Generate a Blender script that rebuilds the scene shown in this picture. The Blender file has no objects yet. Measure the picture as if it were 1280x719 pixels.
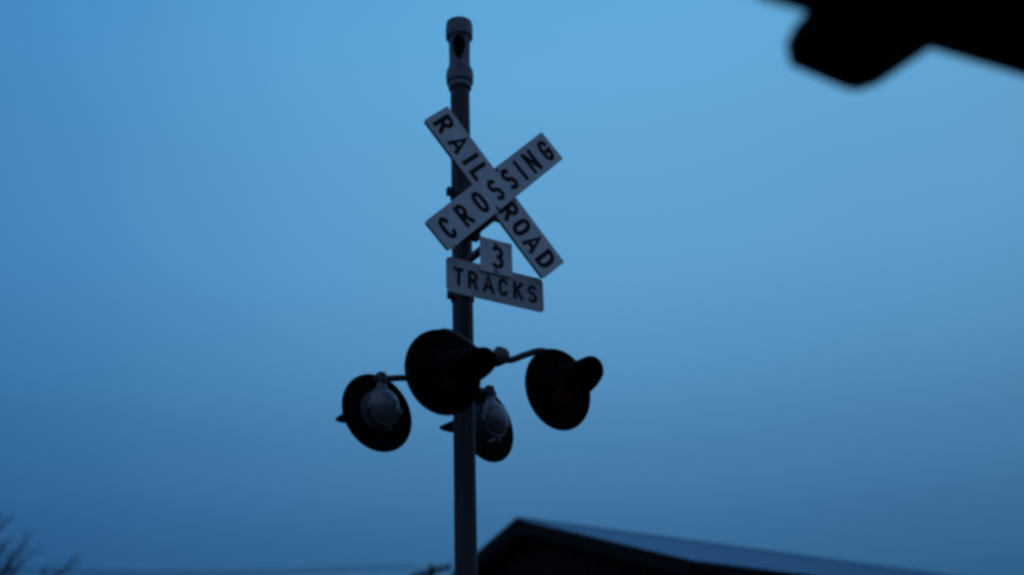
import bpy, bmesh, math, random
from mathutils import Vector, Matrix, Euler
R = math.radians
IN = 0.0254
random.seed(7)
scene = bpy.context.scene
COL = scene.collection

# ------------------------------------------------------------------ camera
CAMZ = 1.6
cam_d = bpy.data.cameras.new('camera'); cam = bpy.data.objects.new('camera', cam_d); COL.objects.link(cam)
cam_d.sensor_width = 36; cam_d.lens = 36*1700/1280
cam_d.clip_start = 0.05; cam_d.clip_end = 6000
pit, rol = R(25.0878), R(-1.7014)
Fw = Vector((0, math.cos(pit), math.sin(pit))); R0 = Vector((1, 0, 0)); U0 = Vector((0, -math.sin(pit), math.cos(pit)))
Rv = R0*math.cos(rol)+U0*math.sin(rol); Uv = -R0*math.sin(rol)+U0*math.cos(rol)
M = Matrix((Rv, Uv, -Fw)).transposed().to_4x4(); M.translation = (0, 0, CAMZ)
cam.matrix_world = M
cam_d.dof.use_dof = True; cam_d.dof.focus_distance = 8.65; cam_d.dof.aperture_fstop = 0.75
scene.camera = cam

# ------------------------------------------------------------------ dusk sky
def lin(c): return tuple(((v/255+.055)/1.055)**2.4 if v > 10 else v/255/12.92 for v in c)+(1,)
w = bpy.data.worlds.new("World"); scene.world = w; w.use_nodes = True
nt = w.node_tree; nt.nodes.clear()
def N(t, tree=None, **k):
    n = (tree or nt).nodes.new(t)
    for a, b in k.items(): setattr(n, a, b)
    return n
L = nt.links.new
tc = N('ShaderNodeTexCoord'); sx = N('ShaderNodeSeparateXYZ'); L(tc.outputs['Generated'], sx.inputs[0])
asn = N('ShaderNodeMath', operation='ARCSINE'); L(sx.outputs[2], asn.inputs[0])
el = N('ShaderNodeMath', operation='DIVIDE'); L(asn.outputs[0], el.inputs[0]); el.inputs[1].default_value = R(90)
at = N('ShaderNodeMath', operation='ARCTAN2'); L(sx.outputs[0], at.inputs[0]); L(sx.outputs[1], at.inputs[1])
az = N('ShaderNodeMath', operation='MULTIPLY_ADD'); L(at.outputs[0], az.inputs[0]); az.inputs[1].default_value = 1/(2*math.pi); az.inputs[2].default_value = .5
def ramp(stops, interp='LINEAR'):
    n = N('ShaderNodeValToRGB'); cr = n.color_ramp; cr.interpolation = interp
    while len(cr.elements) > 1: cr.elements.remove(cr.elements[-1])
    cr.elements[0].position = stops[0][0]; cr.elements[0].color = stops[0][1]
    for p, c in stops[1:]:
        e = cr.elements.new(p); e.color = c
    return n
# brightness with height above the horizon (the bright band of the dusk sky is about 35 degrees up)
rv = ramp([(0, (.010, .045, .11, 1)), (9/90, (.019, .085, .20, 1)), (12.5/90, (.032, .125, .272, 1)), (16/90, (.054, .177, .365, 1)), (20/90, (.080, .246, .465, 1)),
           (25/90, (.108, .327, .597, 1)), (31/90, (.121, .370, .651, 1)), (37/90, (.117, .386, .694, 1)), (50/90, (.09, .32, .60, 1)), (1, (.05, .15, .30, 1))], 'CARDINAL')
L(el.outputs[0], rv.inputs[0])
def A(d): return d/360+.5
# tint with compass direction: clear blue ahead, duller and greyer behind the camera
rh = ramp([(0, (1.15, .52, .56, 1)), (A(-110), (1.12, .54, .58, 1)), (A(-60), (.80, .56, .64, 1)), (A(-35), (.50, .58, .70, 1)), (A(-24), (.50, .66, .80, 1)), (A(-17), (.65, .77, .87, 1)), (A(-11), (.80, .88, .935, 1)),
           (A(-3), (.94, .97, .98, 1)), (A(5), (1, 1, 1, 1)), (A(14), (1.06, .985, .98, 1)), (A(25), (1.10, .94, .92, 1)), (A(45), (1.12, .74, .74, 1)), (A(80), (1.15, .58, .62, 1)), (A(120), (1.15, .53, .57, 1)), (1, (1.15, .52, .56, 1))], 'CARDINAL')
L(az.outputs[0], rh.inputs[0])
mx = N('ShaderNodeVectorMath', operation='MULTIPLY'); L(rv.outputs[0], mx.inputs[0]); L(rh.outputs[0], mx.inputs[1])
ns = N('ShaderNodeTexNoise'); ns.inputs['Scale'].default_value = 3.0; ns.inputs['Detail'].default_value = 3; L(tc.outputs['Generated'], ns.inputs['Vector'])
nm = N('ShaderNodeMath', operation='MULTIPLY_ADD'); L(ns.outputs[0], nm.inputs[0]); nm.inputs[1].default_value = .06; nm.inputs[2].default_value = .97
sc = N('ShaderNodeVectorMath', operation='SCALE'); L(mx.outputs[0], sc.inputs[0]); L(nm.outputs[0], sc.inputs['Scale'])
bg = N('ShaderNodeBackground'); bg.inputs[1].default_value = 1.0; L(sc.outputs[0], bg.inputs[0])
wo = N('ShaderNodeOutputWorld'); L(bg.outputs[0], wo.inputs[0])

scene.view_settings.view_transform = 'Standard'; scene.view_settings.look = 'None'
scene.view_settings.exposure = 0; scene.view_settings.gamma = 1; scene.view_settings.use_curve_mapping = False
scene.render.engine = 'CYCLES'; scene.cycles.filter_width = 3.2

# ------------------------------------------------------------------ materials
def mat(name, col, rough=.6, metal=0, var=.25, scale=8, bump=0, spec=.5, streak=False):
    m = bpy.data.materials.new(name); m.use_nodes = True; t = m.node_tree; b = t.nodes['Principled BSDF']
    tcn = t.nodes.new('ShaderNodeTexCoord'); mp = t.nodes.new('ShaderNodeMapping'); t.links.new(tcn.outputs['Object'], mp.inputs[0])
    if streak: mp.inputs['Scale'].default_value = (1, 1, .15)
    n = t.nodes.new('ShaderNodeTexNoise'); n.inputs['Scale'].default_value = scale; n.inputs['Detail'].default_value = 6; n.inputs['Roughness'].default_value = .65
    t.links.new(mp.outputs[0], n.inputs['Vector'])
    r = t.nodes.new('ShaderNodeValToRGB'); r.color_ramp.elements[0].position = .3; r.color_ramp.elements[1].position = .7
    r.color_ramp.elements[0].color = tuple(c*(1-var) for c in col)+(1,); r.color_ramp.elements[1].color = tuple(min(1, c*(1+var*.4)) for c in col)+(1,)
    t.links.new(n.outputs[0], r.inputs[0]); t.links.new(r.outputs[0], b.inputs['Base Color'])
    rr = t.nodes.new('ShaderNodeMath'); rr.operation = 'MULTIPLY_ADD'; t.links.new(n.outputs[0], rr.inputs[0]); rr.inputs[1].default_value = .25; rr.inputs[2].default_value = max(0.03, rough-.12)
    t.links.new(rr.outputs[0], b.inputs['Roughness'])
    b.inputs['Metallic'].default_value = metal; b.inputs['Specular IOR Level'].default_value = spec
    if bump:
        bp = t.nodes.new('ShaderNodeBump'); bp.inputs['Strength'].default_value = bump; bp.inputs['Distance'].default_value = .02
        t.links.new(n.outputs[0], bp.inputs['Height']); t.links.new(bp.outputs[0], b.inputs['Normal'])
    return m
m_sign = mat('white sign sheeting', (.80, .80, .77), .55, 0, .24, 5, .03, .3, True)
m_sign_old = mat('weathered white sign sheeting', (.56, .56, .55), .55, 0, .28, 5, .03, .3, True)
m_edge = mat('sign edge', (.06, .06, .06), .6, 0, .3, 20)
m_letter = mat('black lettering', (.012, .012, .012), .6, 0, .2, 20, 0, .2)
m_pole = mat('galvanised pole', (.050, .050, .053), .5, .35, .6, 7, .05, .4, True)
m_galv = mat('bright galvanised casting', (.19, .19, .20), .5, .3, .5, 8, .05, .4)
m_black = mat('flat black paint', (.007, .007, .007), .85, 0, .4, 10, 0, .06)
m_cast = mat('dark cast housing', (.20, .20, .21), .27, .25, .3, 9, .06, .55)
m_clamp = mat('dark cast clamp', (.085, .08, .085), .45, .2, .3, 12, .05, .4)
m_bolt = mat('zinc bolt', (.45, .45, .45), .3, .8, .2, 30)
m_bracket = mat('dark steel bracket', (.05, .05, .052), .5, .3, .3, 14)
m_lens = mat('red lens', (.16, .004, .004), .12, 0, .1, 30)
m_concrete = mat('concrete', (.30, .29, .28), .9, 0, .3, 6, .3)
m_roof = mat('blue painted metal roof sheet', (.045, .19, .38), .42, .3, .2, 3, .05, .5)
m_wall = mat('dark barn boards', (.016, .015, .014), .85, 0, .4, 3, .2, .2, True)
m_trim = mat('dark barn trim', (.009, .009, .009), .8, 0, .3, 6, 0, .2)
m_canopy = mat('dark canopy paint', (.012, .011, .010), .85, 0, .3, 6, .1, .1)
m_bark = mat('bark', (.05, .042, .035), .95, 0, .4, 12, .4, .1)
m_wood = mat('creosoted wood pole', (.045, .035, .03), .9, 0, .4, 8, .2, .1, True)
m_wire = mat('black cable', (.02, .02, .02), .7, 0, .2, 8)
m_ins = mat('porcelain', (.12, .08, .06), .3, 0, .2, 20)
m_glass = mat('dark window glass', (.01, .012, .015), .08, 0, .1, 5)
m_ground = mat('gravel and dry grass ground', (.12, .105, .08), .95, 0, .5, .8, .6, .1)

# ------------------------------------------------------------------ helpers
def link(o, parent=None):
    COL.objects.link(o)
    if parent: o.parent = parent
    return o
def obj(name, bm, m, parent=None, smooth=False):
    bmesh.ops.recalc_face_normals(bm, faces=bm.faces)
    me = bpy.data.meshes.new(name); bm.to_mesh(me); bm.free()
    for x in (m if isinstance(m, (list, tuple)) else [m]): me.materials.append(x)
    if smooth:
        me.polygons.foreach_set('use_smooth', [True]*len(me.polygons))
        try: me.set_sharp_from_angle(angle=R(38))
        except Exception: pass
    return link(bpy.data.objects.new(name, me), parent)
def empty(name, loc=(0, 0, 0), rz=0):
    o = bpy.data.objects.new(name, None); o.location = loc; o.rotation_euler = (0, 0, rz); o.empty_display_size = .2
    return link(o)
def tag(o, label=None, cat=None, group=None, kind=None):
    if label: o['label'] = label
    if cat: o['category'] = cat
    if group: o['group'] = group
    if kind: o['kind'] = kind
    return o
def box(bm, lo, hi, mi=0, M=None, bev=0):
    lo, hi = Vector(lo), Vector(hi); c = (lo+hi)/2; s = hi-lo
    T = Matrix.Translation(c) @ Matrix.Diagonal((s.x, s.y, s.z, 1))
    r = bmesh.ops.create_cube(bm, size=1, matrix=(M @ T) if M else T)
    fs = {f for v in r['verts'] for f in v.link_faces}
    for f in fs: f.material_index = mi
    if bev:
        es = {e for v in r['verts'] for e in v.link_edges}
        bmesh.ops.bevel(bm, geom=list(es), offset=bev, segments=2, affect='EDGES', profile=.5)
def prism(bm, pts, ax, ay, o, an, t0, t1, mi=0):
    """extrude polygon pts (2d in ax,ay) along an from t0 to t1"""
    a = [bm.verts.new(o+ax*x+ay*y+an*t0) for x, y in pts]; b = [bm.verts.new(o+ax*x+ay*y+an*t1) for x, y in pts]
    fs = [bm.faces.new(a), bm.faces.new(b[::-1])]
    for i in range(len(pts)):
        j = (i+1) % len(pts); fs.append(bm.faces.new((a[i], b[i], b[j], a[j])))
    for f in fs: f.material_index = mi
    return fs
def lathe(bm, prof, n=40, M=Matrix.Identity(4), mi=0, close=True, sx=1, sz=1):
    """prof: list of (radius, y along axis +Y); rings around local Y"""
    rings = []
    for r, y in prof:
        rings.append([bm.verts.new(M @ Vector((r*sx*math.cos(2*math.pi*k/n), y, r*sz*math.sin(2*math.pi*k/n)))) for k in range(n)])
    for a, b in zip(rings, rings[1:]):
        for k in range(n):
            f = bm.faces.new((a[k], a[(k+1) % n], b[(k+1) % n], b[k])); f.material_index = mi
    if close:
        for rg in (rings[0], rings[-1]):
            f = bm.faces.new(rg); f.material_index = mi
def tube(bm, pts, r, n=12, mi=0, caps=True):
    pts = [Vector(p) for p in pts]; rad = r if isinstance(r, (list, tuple)) else [r]*len(pts)
    rings = []; up = None
    for i, p in enumerate(pts):
        d = (pts[min(i+1, len(pts)-1)]-pts[max(i-1, 0)]).normalized()
        if up is None: up = d.orthogonal().normalized()
        up = (up-d*up.dot(d)).normalized(); s = d.cross(up)
        rings.append([bm.verts.new(p+(up*math.cos(2*math.pi*k/n)+s*math.sin(2*math.pi*k/n))*rad[i]) for k in range(n)])
    for a, b in zip(rings, rings[1:]):
        for k in range(n):
            f = bm.faces.new((a[k], a[(k+1) % n], b[(k+1) % n], b[k])); f.material_index = mi
    if caps:
        bm.faces.new(rings[0]); bm.faces.new(rings[-1])
def smooth_path(pts, k=6):
    P = [Vector(p) for p in pts]; P = [2*P[0]-P[1]]+P+[2*P[-1]-P[-2]]; out = []
    for i in range(1, len(P)-2):
        for j in range(k):
            t = j/k
            out.append(.5*((2*P[i])+(-P[i-1]+P[i+1])*t+(2*P[i-1]-5*P[i]+4*P[i+1]-P[i+2])*t*t+(-P[i-1]+3*P[i]-3*P[i+1]+P[i+2])*t**3))
    out.append(P[-2]); return out
YtoZ = Matrix.Rotation(R(90), 4, 'X')      # lathe axis +Y -> +Z

# ------------------------------------------------------------------ setting: ground
bm = bmesh.new(); bmesh.ops.create_grid(bm, x_segments=8, y_segments=8, size=3000)
tag(obj('ground', bm, m_ground), kind='structure')

# ------------------------------------------------------------------ stroke lettering
def arc(cx, cy, rx, ry, a0, a1, n=10):
    return [(cx+rx*math.cos(R(a0+(a1-a0)*i/n)), cy+ry*math.sin(R(a0+(a1-a0)*i/n))) for i in range(n+1)]
G = {
 'R': [[(0, 0), (0, 1), (.5, 1)]+arc(.5, .74, .5, .26, 90, -90)+[(0, .48)], [(.45, .48), (1, 0)]],
 'A': [[(0, 0), (.5, 1.02), (1, 0)], [(.16, .27), (.84, .27)]],
 'I': [[(0, 0), (0, 1)]],
 'L': [[(0, 1), (0, 0), (1, 0)]],
 'O': [arc(.5, .62, .5, .38, 0, 180)+arc(.5, .38, .5, .38, 180, 360)+[(1, .62), (1, .63)]],
 'D': [[(0, .5), (0, 1), (.4, 1)]+arc(.4, .6, .6, .4, 85, 0)+arc(.4, .4, .6, .4, 0, -85)+[(.4, 0), (0, 0), (0, .52)]],
 'C': [arc(.5, .64, .5, .36, 10, 180)+arc(.5, .36, .5, .36, 180, 350)],
 'G': [arc(.5, .64, .5, .36, 10, 180)+arc(.5, .36, .5, .36, 180, 360)+[(1, .45), (.55, .45)]],
 'S': [arc(.5, .755, .5, .245, 15, 235)+[(.5, .52)]+arc(.5, .245, .5, .245, 55, -165)],
 'N': [[(0, 0), (0, 1)], [(0, 1), (1, 0)], [(1, 0), (1, 1)]],
 'T': [[(0, 1), (1, 1)], [(.5, 1), (.5, 0)]],
 'K': [[(0, 0), (0, 1)], [(1, 1), (0, .38)], [(.3, .58), (1, 0)]],
 '3': [arc(.5, .76, .47, .24, 155, -80)+[(.42, .515)], [(.42, .515)]+arc(.5, .262, .5, .262, 80, -155)],
}
def glyph(bm, ch, cx, cy, wd, ht, sw, ax, ay, an, o, off, mi=1):
    h = sw/2; k = 0
    for st in G[ch]:
        pts = []
        for x, y in st:
            X = cx if ch == 'I' else cx-wd/2+h+x*(wd-sw)
            p = (X, cy-ht/2+h+y*(ht-sw))
            if ch in 'IARKTN' or len(st) < 4:      # straight strokes run to the full height
                pass
            if not pts or math.hypot(p[0]-pts[-1][0], p[1]-pts[-1][1]) > 1e-5: pts.append(p)
        # flat ends are pushed out by half a stroke so that letters keep their full height
        def ext(a, b):
            d = math.hypot(a[0]-b[0], a[1]-b[1]); return (a[0]+(a[0]-b[0])/d*h*.95, a[1]+(a[1]-b[1])/d*h*.95)
        if ch not in 'ODCGS3': pts[0] = ext(pts[0], pts[1]); pts[-1] = ext(pts[-1], pts[-2])
        elif ch == 'G': pts[-1] = ext(pts[-1], pts[-2])
        n = len(pts); le = []; ri = []
        for i in range(n):
            a = pts[max(i-1, 0)]; b = pts[i]; c = pts[min(i+1, n-1)]
            d1 = Vector((b[0]-a[0], b[1]-a[1])); d2 = Vector((c[0]-b[0], c[1]-b[1]))
            if d1.length < 1e-9: d1 = d2
            if d2.length < 1e-9: d2 = d1
            d1.normalize(); d2.normalize(); n1 = Vector((-d1.y, d1.x)); n2 = Vector((-d2.y, d2.x))
            m = n1+n2
            if m.length < .2: m = n1
            m.normalize(); q = h/max(m.dot(n1), .55)
            le.append((b[0]+m.x*q, b[1]+m.y*q)); ri.append((b[0]-m.x*q, b[1]-m.y*q))
        z = off+.0004*k; k += 1
        P = lambda p: bm.verts.new(o+ax*p[0]+ay*p[1]+an*z)
        lv = [P(p) for p in le]; rvv = [P(p) for p in ri]
        for i in range(n-1):
            f = bm.faces.new((lv[i], lv[i+1], rvv[i+1], rvv[i])); f.material_index = mi

# ------------------------------------------------------------------ the crossing signal
PX, PY = -.3121, 7.7576
psi = R(32.3484)
sig = empty('crossing_signal', (PX, PY, 0), psi)
tag(sig, 'tall steel railroad crossing mast carrying white crossbuck, tracks plate and four round black flasher lamps', 'crossing signal')
# local frame of the mast: +X along the sign faces (away to the right), -Y out of the sign faces towards the viewer, Z up
XA, YA, ZA = Vector((1, 0, 0)), Vector((0, 1, 0)), Vector((0, 0, 1))
OUT = Vector((0, -1, 0))
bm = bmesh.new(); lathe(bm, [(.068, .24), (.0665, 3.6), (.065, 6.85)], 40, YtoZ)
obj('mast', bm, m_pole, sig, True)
bm = bmesh.new(); lathe(bm, [(.19, .12), (.19, .14), (.10, .16), (.085, .26), (.085, .34), (.075, .36)], 32, YtoZ)
for k in range(4):
    a = R(45+90*k); lathe(bm, [(.018, .14), (.018, .20)], 6, Matrix.Translation((.155*math.cos(a), .155*math.sin(a), 0)) @ YtoZ)
obj('mast_base', bm, m_pole, sig, True)
bm = bmesh.new(); lathe(bm, [(.36, -.2), (.36, .11), (.34, .125)], 32, YtoZ); obj('foundation', bm, m_concrete, sig, True)
# bell on top: collar, narrower neck with a dark opening, mushroom cap
Z0 = CAMZ+5.195
bm = bmesh.new()
lathe(bm, [(.067, Z0-.075), (.078, Z0-.07), (.080, Z0-.03), (.091, Z0-.022), (.092, Z0+.0), (.092, Z0+.06), (.084, Z0+.085), (.074, Z0+.10), (.071, Z0+.17)], 40, YtoZ)
lathe(bm, [(.010, -.094), (.010, .094)], 8, Matrix.Translation((0, 0, Z0+.03)) @ Matrix.Rotation(R(60), 4, 'Z'))
obj('mast_collar', bm, m_galv, sig, True)
bm = bmesh.new()
lathe(bm, [(.068, Z0+.15), (.070, Z0+.17), (.072, Z0+.22), (.074, Z0+.315), (.084, Z0+.335), (.093, Z0+.345), (.094, Z0+.43), (.089, Z0+.465), (.06, Z0+.485), (.02, Z0+.492)], 40, YtoZ)
bell = obj('bell', bm, m_galv, sig, True)
bm = bmesh.new()
a = R(-90)-psi+R(0)
dirn = Vector((math.cos(a), math.sin(a), 0)); side = Vector((-dirn.y, dirn.x, 0))
ring = []
for i in range(20):
    t = 2*math.pi*i/20; v = (.075 if math.sin(t) > 0 else .115)*math.sin(t); u = .043*math.cos(t)*(1+.35*min(0, math.sin(t)))
    rr = math.sqrt(max(.081**2-u*u, 0)); ring.append((side*u+dirn*rr+ZA*(Z0+.245+v)))
va = [bm.verts.new(p+dirn*.004) for p in ring]; vb = [bm.verts.new(p-dirn*.02) for p in ring]
bm.faces.new(va)
for i in range(20): bm.faces.new((va[i], va[(i+1) % 20], vb[(i+1) % 20], vb[i]))
obj('sound_opening', bm, m_black, bell, False)

def rrect(w_, h_, r, n=5):
    out = []
    for cx, cy, a0 in ((w_/2-r, h_/2-r, 0), (-w_/2+r, h_/2-r, 90), (-w_/2+r, -h_/2+r, 180), (w_/2-r, -h_/2+r, 270)):
        out += [(cx+r*math.cos(R(a0+90*i/n)), cy+r*math.sin(R(a0+90*i/n))) for i in range(n+1)]
    return out
def bolt(o, parent, r=.011, dark=True):
    bm = bmesh.new()
    if dark: prism(bm, [(r*1.5*math.cos(2*math.pi*i/14), r*1.5*math.sin(2*math.pi*i/14)) for i in range(14)], XA, ZA, o, OUT, 0, .002, 1)
    prism(bm, [(r*math.cos(2*math.pi*i/6), r*math.sin(2*math.pi*i/6)) for i in range(6)], XA, ZA, o, OUT, .002, .010, 0)
    return obj('bolt', bm, [m_bolt, m_black], parent)

def blade(name, C, ang, depth, letters, wd_s):
    """C centre (mast frame), ang rotation of its long axis, letters (char, fraction along)"""
    u = XA*math.cos(ang)+ZA*math.sin(ang); v = -XA*math.sin(ang)+ZA*math.cos(ang)
    Lh, Wh = 48*IN/2, 9*IN*.975/2
    bm = bmesh.new()
    prism(bm, rrect(2*Lh, 2*Wh, .012, 3), u, v, C, OUT, 0, .004, 0)                 # face sheet
    prism(bm, rrect(2*Lh-.012, 2*Wh-.012, .006, 2), u, v, C, OUT, -.024, -.0005, 2)  # backing
    for ch, fr, wdt in letters:
        glyph(bm, ch, (fr-.5)*2*Lh, 0, wdt, .152, .0295, u, v, OUT, C, .0055)
    o = obj(name, bm, [m_sign, m_letter, m_edge], sig)
    return o, u, v
ZC = CAMZ+4.1232
Cc = XA*(-.0106)+OUT*.4631+ZA*ZC
B1, u1, v1 = blade('crossbuck_blade', Cc, R(45.6), 0, [('C', .082, .084), ('R', .215, .084), ('O', .352, .086), ('S', .484, .082), ('S', .604, .082), ('I', .704, .03), ('N', .806, .092), ('G', .935, .090)], 1)
tag(B1, 'blade lettered CROSSING, lying in front and rising to the right')
C2 = XA*(-.0106)+OUT*(.4631-.030)+ZA*(ZC-.0081)
B2, u2, v2 = blade('crossbuck_blade', C2, R(-47.0), 0, [('R', .070, .088), ('A', .195, .098), ('I', .292, .03), ('L', .372, .080), ('R', .622, .088), ('O', .725, .092), ('A', .825, .098), ('D', .930, .090)], 1)
tag(B2, 'blade lettered RAIL ROAD, lying behind and falling to the right')
for s in (1, -1): bolt(Cc+ZA*(s*.136)+OUT*.0062, B1, .009)
# tracks plate and number plate
ZT = CAMZ+3.5029; Z3 = CAMZ+3.6856
Ct = XA*.0106+OUT*.3847+ZA*ZT
bm = bmesh.new(); prism(bm, rrect(27*IN, 9*IN, .030, 6), XA, ZA, Ct, OUT, -.003, .0, 0)
for i, (ch, x) in enumerate((('T', -.258), ('R', -.160), ('A', -.052), ('C', .052), ('K', .158), ('S', .262))):
    glyph(bm, ch, x, -.004, .070 if ch != 'A' else .082, .120, .0228, XA, ZA, OUT, Ct, .0015)
PT = obj('tracks_plate', bm, [m_sign_old, m_letter], sig); tag(PT, 'wide rounded plate lettered TRACKS')
C3 = XA*.0106+OUT*.3987+ZA*Z3
bm = bmesh.new(); prism(bm, rrect(9*IN, 9*IN, .010, 4), XA, ZA, C3, OUT, -.003, .0, 0)
glyph(bm, '3', 0.006, -.002, .092, .155, .0275, XA, ZA, OUT, C3, .0015)
P3 = obj('number_plate', bm, [m_sign, m_letter], sig); tag(P3, 'small square plate with the number 3')
bolt(C3+ZA*.088+OUT*.002, P3, .009); bolt(C3-ZA*.092+OUT*.002, P3, .009)
bolt(Ct-ZA*.090+XA*.01+OUT*.002, PT, .009, False)
# brackets that carry the signs off the mast
def band(z, both, parent=sig):
    bm = bmesh.new(); lathe(bm, [(.071, z-.03), (.074, z-.028), (.074, z+.028), (.071, z+.03)], 32, YtoZ)
    box(bm, (-.105, -.018, z-.028), (-.066, .018, z+.028), bev=.004)
    if both: box(bm, (.066, -.03, z-.028), (.125, .03, z+.034), bev=.004)
    return obj('band_clamp', bm, m_bracket, parent, True)
for z, b in ((CAMZ+4.31, False), (CAMZ+4.03, True), (CAMZ+3.575, False)): band(z, b)
for z, d in ((ZC+.10, .425), (ZC-.155, .425)):
    bm = bmesh.new(); box(bm, (-.030, -d, z-.022), (.022, -.06, z+.022), bev=.004)
    box(bm, (-.075, -d-.004, z-.05), (.065, -d+.018, z+.05), bev=.004); obj('sign_bracket', bm, m_bracket, sig)
bm = bmesh.new(); box(bm, (-.035, -.418, ZC-.19), (.025, -.39, ZC+.13), bev=.004); obj('sign_backing_bar', bm, m_bracket, sig)
for z in (CAMZ+3.80, ZT+.07):
    bm = bmesh.new(); box(bm, (-.022, -.372, z-.018), (.022, -.06, z+.018), bev=.004); obj('sign_bracket', bm, m_bracket, sig)
bm = bmesh.new(); box(bm, (-.012, -.3815, ZT-.10), (.030, -.360, Z3+.112), bev=.004); obj('sign_backing_bar', bm, m_bracket, sig)

# crossarm: two hubs, one before and one behind the mast
bm = bmesh.new()
ZB = CAMZ+3.06
tube(bm, [(0, -.33, ZB), (0, .33, ZB)], .030, 16)
obj('boom', bm, m_bracket, sig, True)
bm = bmesh.new(); lathe(bm, [(.067, ZB-.07), (.080, ZB-.065), (.080, ZB+.065), (.067, ZB+.07)], 32, YtoZ)
box(bm, (-.05, -.125, ZB-.06), (.05, .125, ZB+.06), bev=.01); obj('boom_clamp', bm, m_bracket, sig, True)
for s, zz in ((-1, ZB+.0), (1, ZB+.03)):
    bm = bmesh.new()
    Mh = Matrix.Translation((.055 if s < 0 else 0, s*.33, zz))
    lathe(bm, [(.02, -.06), (.045, -.05), (.050, -.02), (.050, .02), (.045, .05), (.02, .06)], 24, Mh)
    lathe(bm, [(.030, -.035), (.036, .0), (.034, .04), (.020, .062), (.006, .066)], 20, Mh @ YtoZ)
    box(bm, (-.05, -.03, -.035), (.05, .03, .03), M=Mh, bev=.012)
    obj('arm_hub', bm, m_clamp, sig, True)
def arm(pts, r=.0205):
    bm = bmesh.new(); tube(bm, smooth_path(pts), r, 14); obj('lamp_arm', bm, m_bracket, sig, True)
arm([(.06, -.33, ZB), (.13, -.33, ZB-.005), (.24, -.33, ZB+.05), (.34, -.33, ZB+.095), (.415, -.32, ZB+.10), (.44, -.30, ZB+.07)])
arm([(.03, -.33, ZB), (-.07, -.33, ZB+.0), (-.17, -.33, ZB+.05), (-.27, -.33, ZB+.09), (-.33, -.31, ZB+.09), (-.345, -.29, ZB+.05)])
arm([(0, .33, ZB+.03), (-.10, .33, ZB+.045), (-.22, .33, ZB+.045), (-.34, .33, ZB+.02), (-.395, .32, ZB+.0)])
arm([(0, .33, ZB+.03), (.10, .33, ZB+.04), (.20, .33, ZB+.05), (.29, .33, ZB+.045), (.335, .32, ZB+.04)])

# flasher lamps: local frame +Y faces along the beam
def lamp_meshes():
    d = {}
    bm = bmesh.new()        # cast housing behind the background: bulging oval back and a neck to the clamp
    Mo = Matrix.Translation((0, 0, .012))
    lathe(bm, [(.098, -.002), (.100, -.030), (.100, -.070), (.109, -.074), (.111, -.080), (.111, -.092), (.107, -.097), (.099, -.098), (.094, -.112), (.078, -.134), (.052, -.150), (.026, -.157), (.008, -.158)], 48, Mo, sz=1.16)
    lathe(bm, [(.118, -.004), (.118, -.012)], 40, Mo, sz=1.12)
    tube(bm, [(.045, -.06, -.10), (.045, -.062, -.128)], .014, 10)
    tube(bm, [(0, -.055, .10), (0, -.060, .16), (0, -.060, .18)], [.046, .033, .030], 18)
    for s in (-1, 1): box(bm, (s*.110-.012, -.105, -.03), (s*.110+.010, -.066, .01), bev=.003)
    d['housing'] = bm
    bm = bmesh.new()        # round background
    lathe(bm, [(.11, .0), (.235, .0), (.246, .003), (.2525, -.004), (.254, -.010), (.2515, -.010), (.246, -.002), (.235, -.003), (.11, -.003)], 96, close=False)
    d['disc'] = bm
    bm = bmesh.new()        # lens, slightly domed
    lathe(bm, [(.102, .006), (.098, .016), (.08, .026), (.05, .033), (.02, .036), (.004, .0365)], 40)
    d['lens'] = bm
    bm = bmesh.new(); lathe(bm, [(.128, .0015), (.128, .014), (.118, .022), (.104, .020), (.103, .006)], 40, close=False); d['ring'] = bm
    bm = bmesh.new()        # hood: visor tube cut back underneath
    n, m_ = 36, 16; Lh = .31; grid = []
    for j in range(m_+1):
        s = j/m_; row = []
        half = 122-54*s**1.7
        r = .116+.004*s
        for i in range(n+1):
            q = (i/n*2-1); a = R(90+half*q)
            y = .012+Lh*s - .045*s*s*abs(q)**2.2
            row.append((r*math.cos(a), y, r*math.sin(a)))
        grid.append(row)
    def sheet(off, flip):
        V = [[bm.verts.new((x*(1+off/.12), y, z*(1+off/.12))) for x, y, z in row] for row in grid]
        for j in range(m_):
            for i in range(n):
                q = (V[j][i], V[j][i+1], V[j+1][i+1], V[j+1][i]); bm.faces.new(q[::-1] if flip else q)
        return V
    Aa = sheet(0, False); Bb = sheet(.003, True)
    for j in range(m_):
        bm.faces.new((Aa[j][0], Aa[j+1][0], Bb[j+1][0], Bb[j][0])); bm.faces.new((Aa[j][n], Bb[j][n], Bb[j+1][n], Aa[j+1][n]))
    for i in range(n): bm.faces.new((Aa[m_][i], Aa[m_][i+1], Bb[m_][i+1], Bb[m_][i]))
    d['hood'] = bm
    bm = bmesh.new(); lathe(bm, [(.012, -.045), (.030, -.042), (.037, -.02), (.038, .01), (.032, .035), (.015, .046)], 20, Matrix.Translation((0, -.062, .205)) @ YtoZ)
    tube(bm, [(-.052, -.062, .205), (.052, -.062, .205)], .016, 10)
    d['clamp'] = bm
    bm = bmesh.new(); lathe(bm, [(.007, .001), (.007, .006)], 6, Matrix.Translation((0, 0, .165))); d['screw'] = bm
    bm = bmesh.new(); lathe(bm, [(.007, -.004), (.007, -.010)], 6, Matrix.Translation((0, 0, -.165))); d['screw2'] = bm
    return d
LM = None
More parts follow.
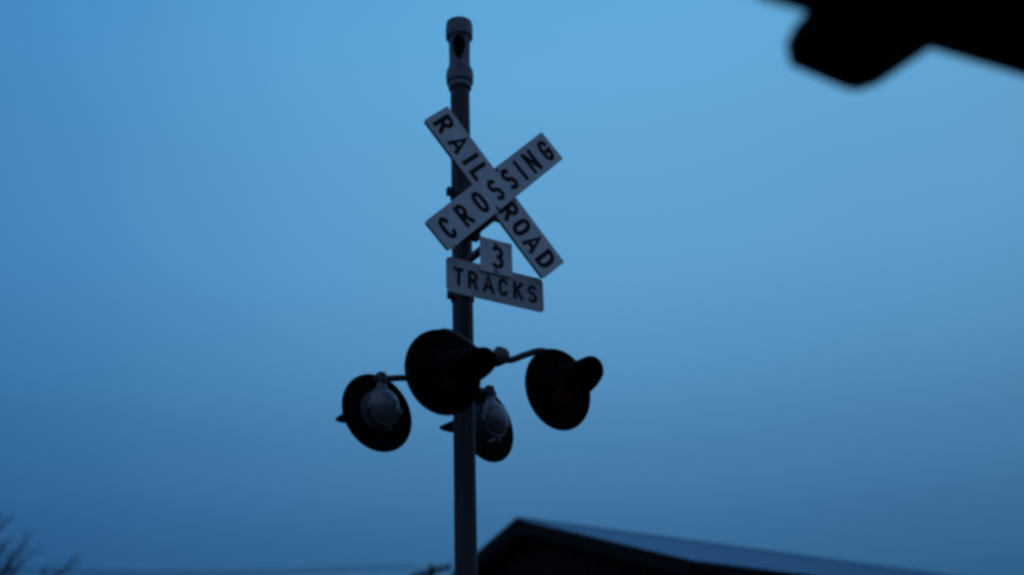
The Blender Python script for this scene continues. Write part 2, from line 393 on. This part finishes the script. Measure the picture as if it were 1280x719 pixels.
def lamp(l, n_, z, yaw, pitch, front, label, hood_rot=None, hood_scale=(1, 1, 1)):
    """l along sign direction, n_ offset out of the sign face; yaw is the angle of the facing direction (world)"""
    global LM
    if LM is None:
        d = lamp_meshes(); hs = obj('signal_lamp', d['housing'], m_cast, sig, True)
        ch = [obj('background_disc', d['disc'], m_black, hs, True), obj('lens', d['lens'], m_lens, hs, True), obj('lens_ring', d['ring'], m_black, hs, True),
              obj('hood', d['hood'], m_black, hs, True), obj('clamp', d['clamp'], m_clamp, hs, True), obj('screw', d['screw'], m_bracket, hs, False), obj('screw', d['screw2'], m_bracket, hs, False)]
        LM = (hs, ch)
    else:
        hs = LM[0].copy(); COL.objects.link(hs); hs.parent = sig; ch = []
        for c in LM[1]:
            k = c.copy(); COL.objects.link(k); k.parent = hs; ch.append(k)
    hs.location = (l, -n_, z)
    # facing direction in the world: front lamps look to (sin yaw, -cos yaw), rear ones the opposite way
    rz = (yaw-psi)+(math.pi if front else 0)
    hs.rotation_euler = Euler((pitch, 0, rz), 'XYZ')
    ch[3].rotation_euler = hood_rot or (0, 0, 0); ch[3].scale = hood_scale
    hs['label'] = label
    return hs
lamp(-.343, .37, CAMZ+2.879, R(34), R(-6), True, 'front left lamp with its hood towards the viewer, overlapping the mast', (R(-10), 0, R(9)), (1.06, 1.1, 1.06))
lamp(.449, .37, CAMZ+2.914, R(38), R(-4), True, 'front right lamp with its hood towards the viewer')
lamp(-.404, -.37, CAMZ+2.855, R(39), R(-4), False, 'rear left lamp showing its grey bulging back', None, (1, 1.06, .88))
lamp(.367, -.37, CAMZ+2.905, R(47), R(-4), False, 'rear right lamp showing its grey back, half behind the mast', None, (1, 1.06, .88))

# ------------------------------------------------------------------ barn with the gable towards the viewer
BA = Vector((-.0311, 25.0, CAMZ+6.9115)); az_b = R(59)
rd = Vector((math.sin(az_b), math.cos(az_b), 0)); gd = Vector((math.cos(az_b), -math.sin(az_b), 0))
barn = empty('barn', (BA.x, BA.y, 0)); barn.rotation_euler = (0, 0, math.atan2(rd.y, rd.x))
tag(barn, 'dark gabled barn with a pale blue-lit metal roof behind the crossing mast', 'barn')
# barn frame: +X along the ridge (away to the right), -Y = gable's right side
ap = BA.z; WR, HR, WL, HL = 5.17, 1.955, 5.0, .98; LEN = 19.0; OV = .35
xa, ya = Vector((1, 0, 0)), Vector((0, 1, 0))
sR = HR/WR; sL = HL/WL
bm = bmesh.new()          # walls (solid prism under the roof, inset by the overhang)
wr, wl = WR-OV, WL-OV
prism(bm, [(-wr, 0), (-wr, ap-.16-sR*wr), (0, ap-.16), (wl, ap-.16-sL*wl), (wl, 0)], ya, ZA, Vector((0, 0, 0)), xa, OV, LEN-OV)
wall = obj('wall', bm, m_wall, barn)
bm = bmesh.new()          # roof sheets with standing seams
def slope(sgn, W_, H_):
    a0 = Vector((0, 0, ap)); a1 = Vector((0, sgn*W_, ap-H_)); d = (a1-a0); dn = Vector((0, -sgn*(ap-(ap-H_))*-1, W_)); nrm = Vector((0, sgn*H_, W_)).normalized()
    prism(bm, [(0, 0), (1, 0), (1, -.07), (0, -.07)], d, nrm, a0, xa, 0, LEN)
    k = .3
    while k < LEN:
        prism(bm, [(0.0, 0), (1, 0), (.995, .010), (0.0, .010)], d, nrm, a0, xa, k, k+.02); k += .41
slope(-1, WR, HR); slope(1, WL, HL)
roof = obj('roof', bm, m_roof, barn)
bm = bmesh.new(); tube(bm, [(-.01, 0, ap+.01), (LEN+.01, 0, ap-.012)], .022, 10); obj('ridge_cap', bm, m_roof, roof)
bm = bmesh.new()          # barge boards and fascia
for sgn, W_, H_ in ((-1, WR, HR), (1, WL, HL)):
    a0 = Vector((0, 0, ap-.005)); d = Vector((0, sgn*W_, -H_))
    prism(bm, [(0, -.0), (1.0, 0), (1.0, -.26), (0, -.26)], d, ZA, a0, xa, -.045, -.003)
    box(bm, (0, min(sgn*W_, sgn*(W_+.03)), ap-H_-.22), (LEN, max(sgn*W_, sgn*(W_+.03)), ap-H_-.03))
obj('fascia', bm, m_trim, roof)
bm = bmesh.new()
for k in range(27): 
    y = -wr+.2+k*.36
    if y < wl-.1: box(bm, (OV-.02, y, .05), (OV-.001, y+.05, ap-.30-(sR*-y if y < 0 else sL*(y+.05))))
obj('wall_batten', bm, m_wall, barn)
bm = bmesh.new(); box(bm, (OV-.06, -1.9, 0), (OV-.022, 1.9, 3.4)); door = obj('door', bm, m_trim, barn)
bm = bmesh.new()
for k in range(2): box(bm, (OV-.10, (.1 if k else -.16), 1.1), (OV-.062, (.16 if k else -.1), 1.5), bev=.008)
obj('door_handle', bm, m_bolt, door)
for k in range(4):
    x = 2.5+k*4.2
    bm = bmesh.new(); box(bm, (x, -wr-.05, 2.2), (x+1.2, -wr-.004, 3.3)); wnd = obj('window', bm, m_trim, barn)
    bm = bmesh.new(); box(bm, (x+.08, -wr-.056, 2.28), (x+.57, -wr-.051, 3.22)); box(bm, (x+.63, -wr-.056, 2.28), (x+1.12, -wr-.051, 3.22)); obj('pane', bm, m_glass, wnd)

# ------------------------------------------------------------------ canopy of the building the viewer stands beside (near, top right)
e1 = Vector((.652, 2.549, 0)); dr = Vector((.9, .44, 0)).normalized(); bk = Vector((dr.y, -dr.x, 0))
can = empty('entrance_canopy', (2.6, 1.6, 0)); tag(can, 'black underside of a flat canopy with a stub beam, very near, top right corner', 'canopy')
def W2(o): return o
zc = CAMZ+1.9
def canpart(name, bm, m): 
    bm.transform(Matrix.Translation((-2.6, -1.6, 0))); return obj(name, bm, m, can)
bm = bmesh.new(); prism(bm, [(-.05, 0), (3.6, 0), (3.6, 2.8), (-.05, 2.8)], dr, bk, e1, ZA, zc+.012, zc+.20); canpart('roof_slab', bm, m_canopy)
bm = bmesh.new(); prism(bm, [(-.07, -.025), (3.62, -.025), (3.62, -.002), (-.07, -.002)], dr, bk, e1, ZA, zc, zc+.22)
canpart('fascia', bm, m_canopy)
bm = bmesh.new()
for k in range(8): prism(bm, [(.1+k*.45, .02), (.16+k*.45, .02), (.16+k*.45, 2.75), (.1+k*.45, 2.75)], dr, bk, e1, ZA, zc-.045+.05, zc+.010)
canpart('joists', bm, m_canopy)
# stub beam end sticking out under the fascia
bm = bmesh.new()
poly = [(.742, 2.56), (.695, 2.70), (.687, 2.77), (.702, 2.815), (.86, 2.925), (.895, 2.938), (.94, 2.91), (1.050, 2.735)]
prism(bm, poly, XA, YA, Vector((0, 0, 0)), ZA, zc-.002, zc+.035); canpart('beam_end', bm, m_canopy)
for q in (1.9, 3.3):
    p = e1+dr*q+bk*.25
    bm = bmesh.new(); box(bm, (p.x-.06, p.y-.06, 0), (p.x+.06, p.y+.06, zc+.011), bev=.006)
    box(bm, (p.x-.10, p.y-.10, 0), (p.x+.10, p.y+.10, .05), bev=.006); canpart('post', bm, m_canopy)
for q in (.2, 3.3):
    p = e1+dr*q+bk*2.6
    bm = bmesh.new(); box(bm, (p.x-.06, p.y-.06, 0), (p.x+.06, p.y+.06, zc+.011), bev=.006)
    box(bm, (p.x-.10, p.y-.10, 0), (p.x+.10, p.y+.10, .05), bev=.006); canpart('post', bm, m_canopy)

# ------------------------------------------------------------------ far utility pole and its wires
UX, UY = -3.95, 59.9
up_ = empty('utility_pole', (UX, UY, 0)); tag(up_, 'distant wooden utility pole with a tilted crossarm left of the mast foot', 'utility pole')
UT = CAMZ+14.55
bm = bmesh.new(); lathe(bm, [(.20, -.3), (.17, 6), (.14, UT)], 20, YtoZ); obj('pole', bm, m_wood, up_, True)
Mx = Matrix.Translation((0, -.16, UT-.35)) @ Matrix.Rotation(R(-13), 4, 'Y')
bm = bmesh.new(); box(bm, (-.95, -.09, -.11), (.95, .07, .11), M=Mx, bev=.01); obj('crossarm', bm, m_wood, up_)
for x in (-.85, -.4, .42, .85):
    bm = bmesh.new(); lathe(bm, [(.03, .07), (.07, .10), (.04, .13), (.07, .17), (.03, .21)], 12, Mx @ Matrix.Translation((x, 0, 0)) @ YtoZ); obj('insulator', bm, m_ins, up_, True)
def wire(p0, p1, sag, r, label):
    pts = []
    for i in range(41):
        t = i/40; p = Vector(p0).lerp(Vector(p1), t); p.z -= sag*4*t*(1-t); pts.append(p)
    bm = bmesh.new(); o = Vector(p0); tube(bm, [p-o for p in pts], r, 6); ob = obj('power_line', bm, m_wire, None, True); ob.location = o
    tag(ob, label, 'power line', 'power lines running left from the utility pole')
wl_ = 'thin dark power line running left from the utility pole crossarm, low in the sky'
wire((UX-.85, UY-.16, UT+.02), (UX-34, UY-7, UT+.85), .9, .02, wl_)
wire((UX-.4, UY-.16, UT-.1), (UX-34.5, UY-6.6, UT+.75), .9, .02, wl_)

# ------------------------------------------------------------------ bare tree at the left edge
tree = empty('bare_tree', (-12.05, 28.2, -.22)); tag(tree, 'bare winter tree with thin dark branches at the bottom left corner', 'tree')
rt = random.Random(11)
bmT = bmesh.new(); tube(bmT, smooth_path([(0, 0, -.2), (.05, .02, 2), (-.05, .05, 4.2), (.1, 0, 6.0)]), [.26-.011*i for i in range(19)], 14); obj('trunk', bmT, m_bark, tree, True)
bm = bmesh.new()
def grow(p, d, l, r, lev):
    n = 5; pts = [p]; rad = [r]; q = p.copy(); dd = d.copy()
    for i in range(n):
        dd = (dd+Vector((rt.uniform(-.2, .2), rt.uniform(-.2, .2), rt.uniform(-.08, .16)))).normalized()
        q = q+dd*l/n; pts.append(q.copy()); rad.append(r*(1-.6*(i+1)/n))
        if lev < 4 and i >= 1:
            for _ in range(1 if lev == 1 else 2):
                s = (dd+Vector((rt.uniform(-1, 1), rt.uniform(-1, 1), rt.uniform(-.2, .8)))*.8).normalized()
                grow(q, s, l*rt.uniform(.45, .62), rad[-1]*.62, lev+1)
    tube(bm, pts, rad, 5 if lev > 1 else 8)
for k, (z, a, e, l) in enumerate(((4.2, 60, 40, 2.2), (4.8, 150, 35, 2.2), (5.4, 250, 40, 2.2), (6.0, 190, 70, 2.6))):
    grow(Vector((.05, 0, z)), Vector((math.cos(R(a))*math.cos(R(e)), math.sin(R(a))*math.cos(R(e)), math.sin(R(e)))), l, .12, 0)
# long limbs on the side towards the mast, each ending in a few twigs
for tip, r0, r1 in (((-10.85, 27.95, 9.56), .11, .045), ((-10.78, 28.0, 9.05), .12, .06), ((-10.35, 28.15, 9.28), .08, .02), ((-10.25, 28.2, 9.05), .07, .02), ((-9.42, 28.48, 8.93), .10, .028), ((-10.55, 28.05, 8.80), .10, .05)):
    b = Vector(tip)-Vector((-11.9, 28.2, 0)); a = Vector((.08, 0, 6.0)); m1 = a.lerp(b, .4)+Vector((.1, .1, .25)); m2 = a.lerp(b, .75)+Vector((-.05, 0, .12))
    r0 *= .65; r1 *= .6; P = smooth_path([a, m1, m2, b], 4); tube(bm, P, [r0+(r1-r0)*i/(len(P)-1) for i in range(len(P))], 7)
    for i in (7, 9, 10, 11, 12):
        for _ in range(2):
            d = ((P[i]-P[i-1]).normalized()+Vector((rt.uniform(-.9, .9), rt.uniform(-.9, .9), rt.uniform(-.5, .9)))).normalized()
            grow(P[i], d, rt.uniform(.25, .5), r1*.55, 3)
obj('crown', bm, m_bark, tree, True)
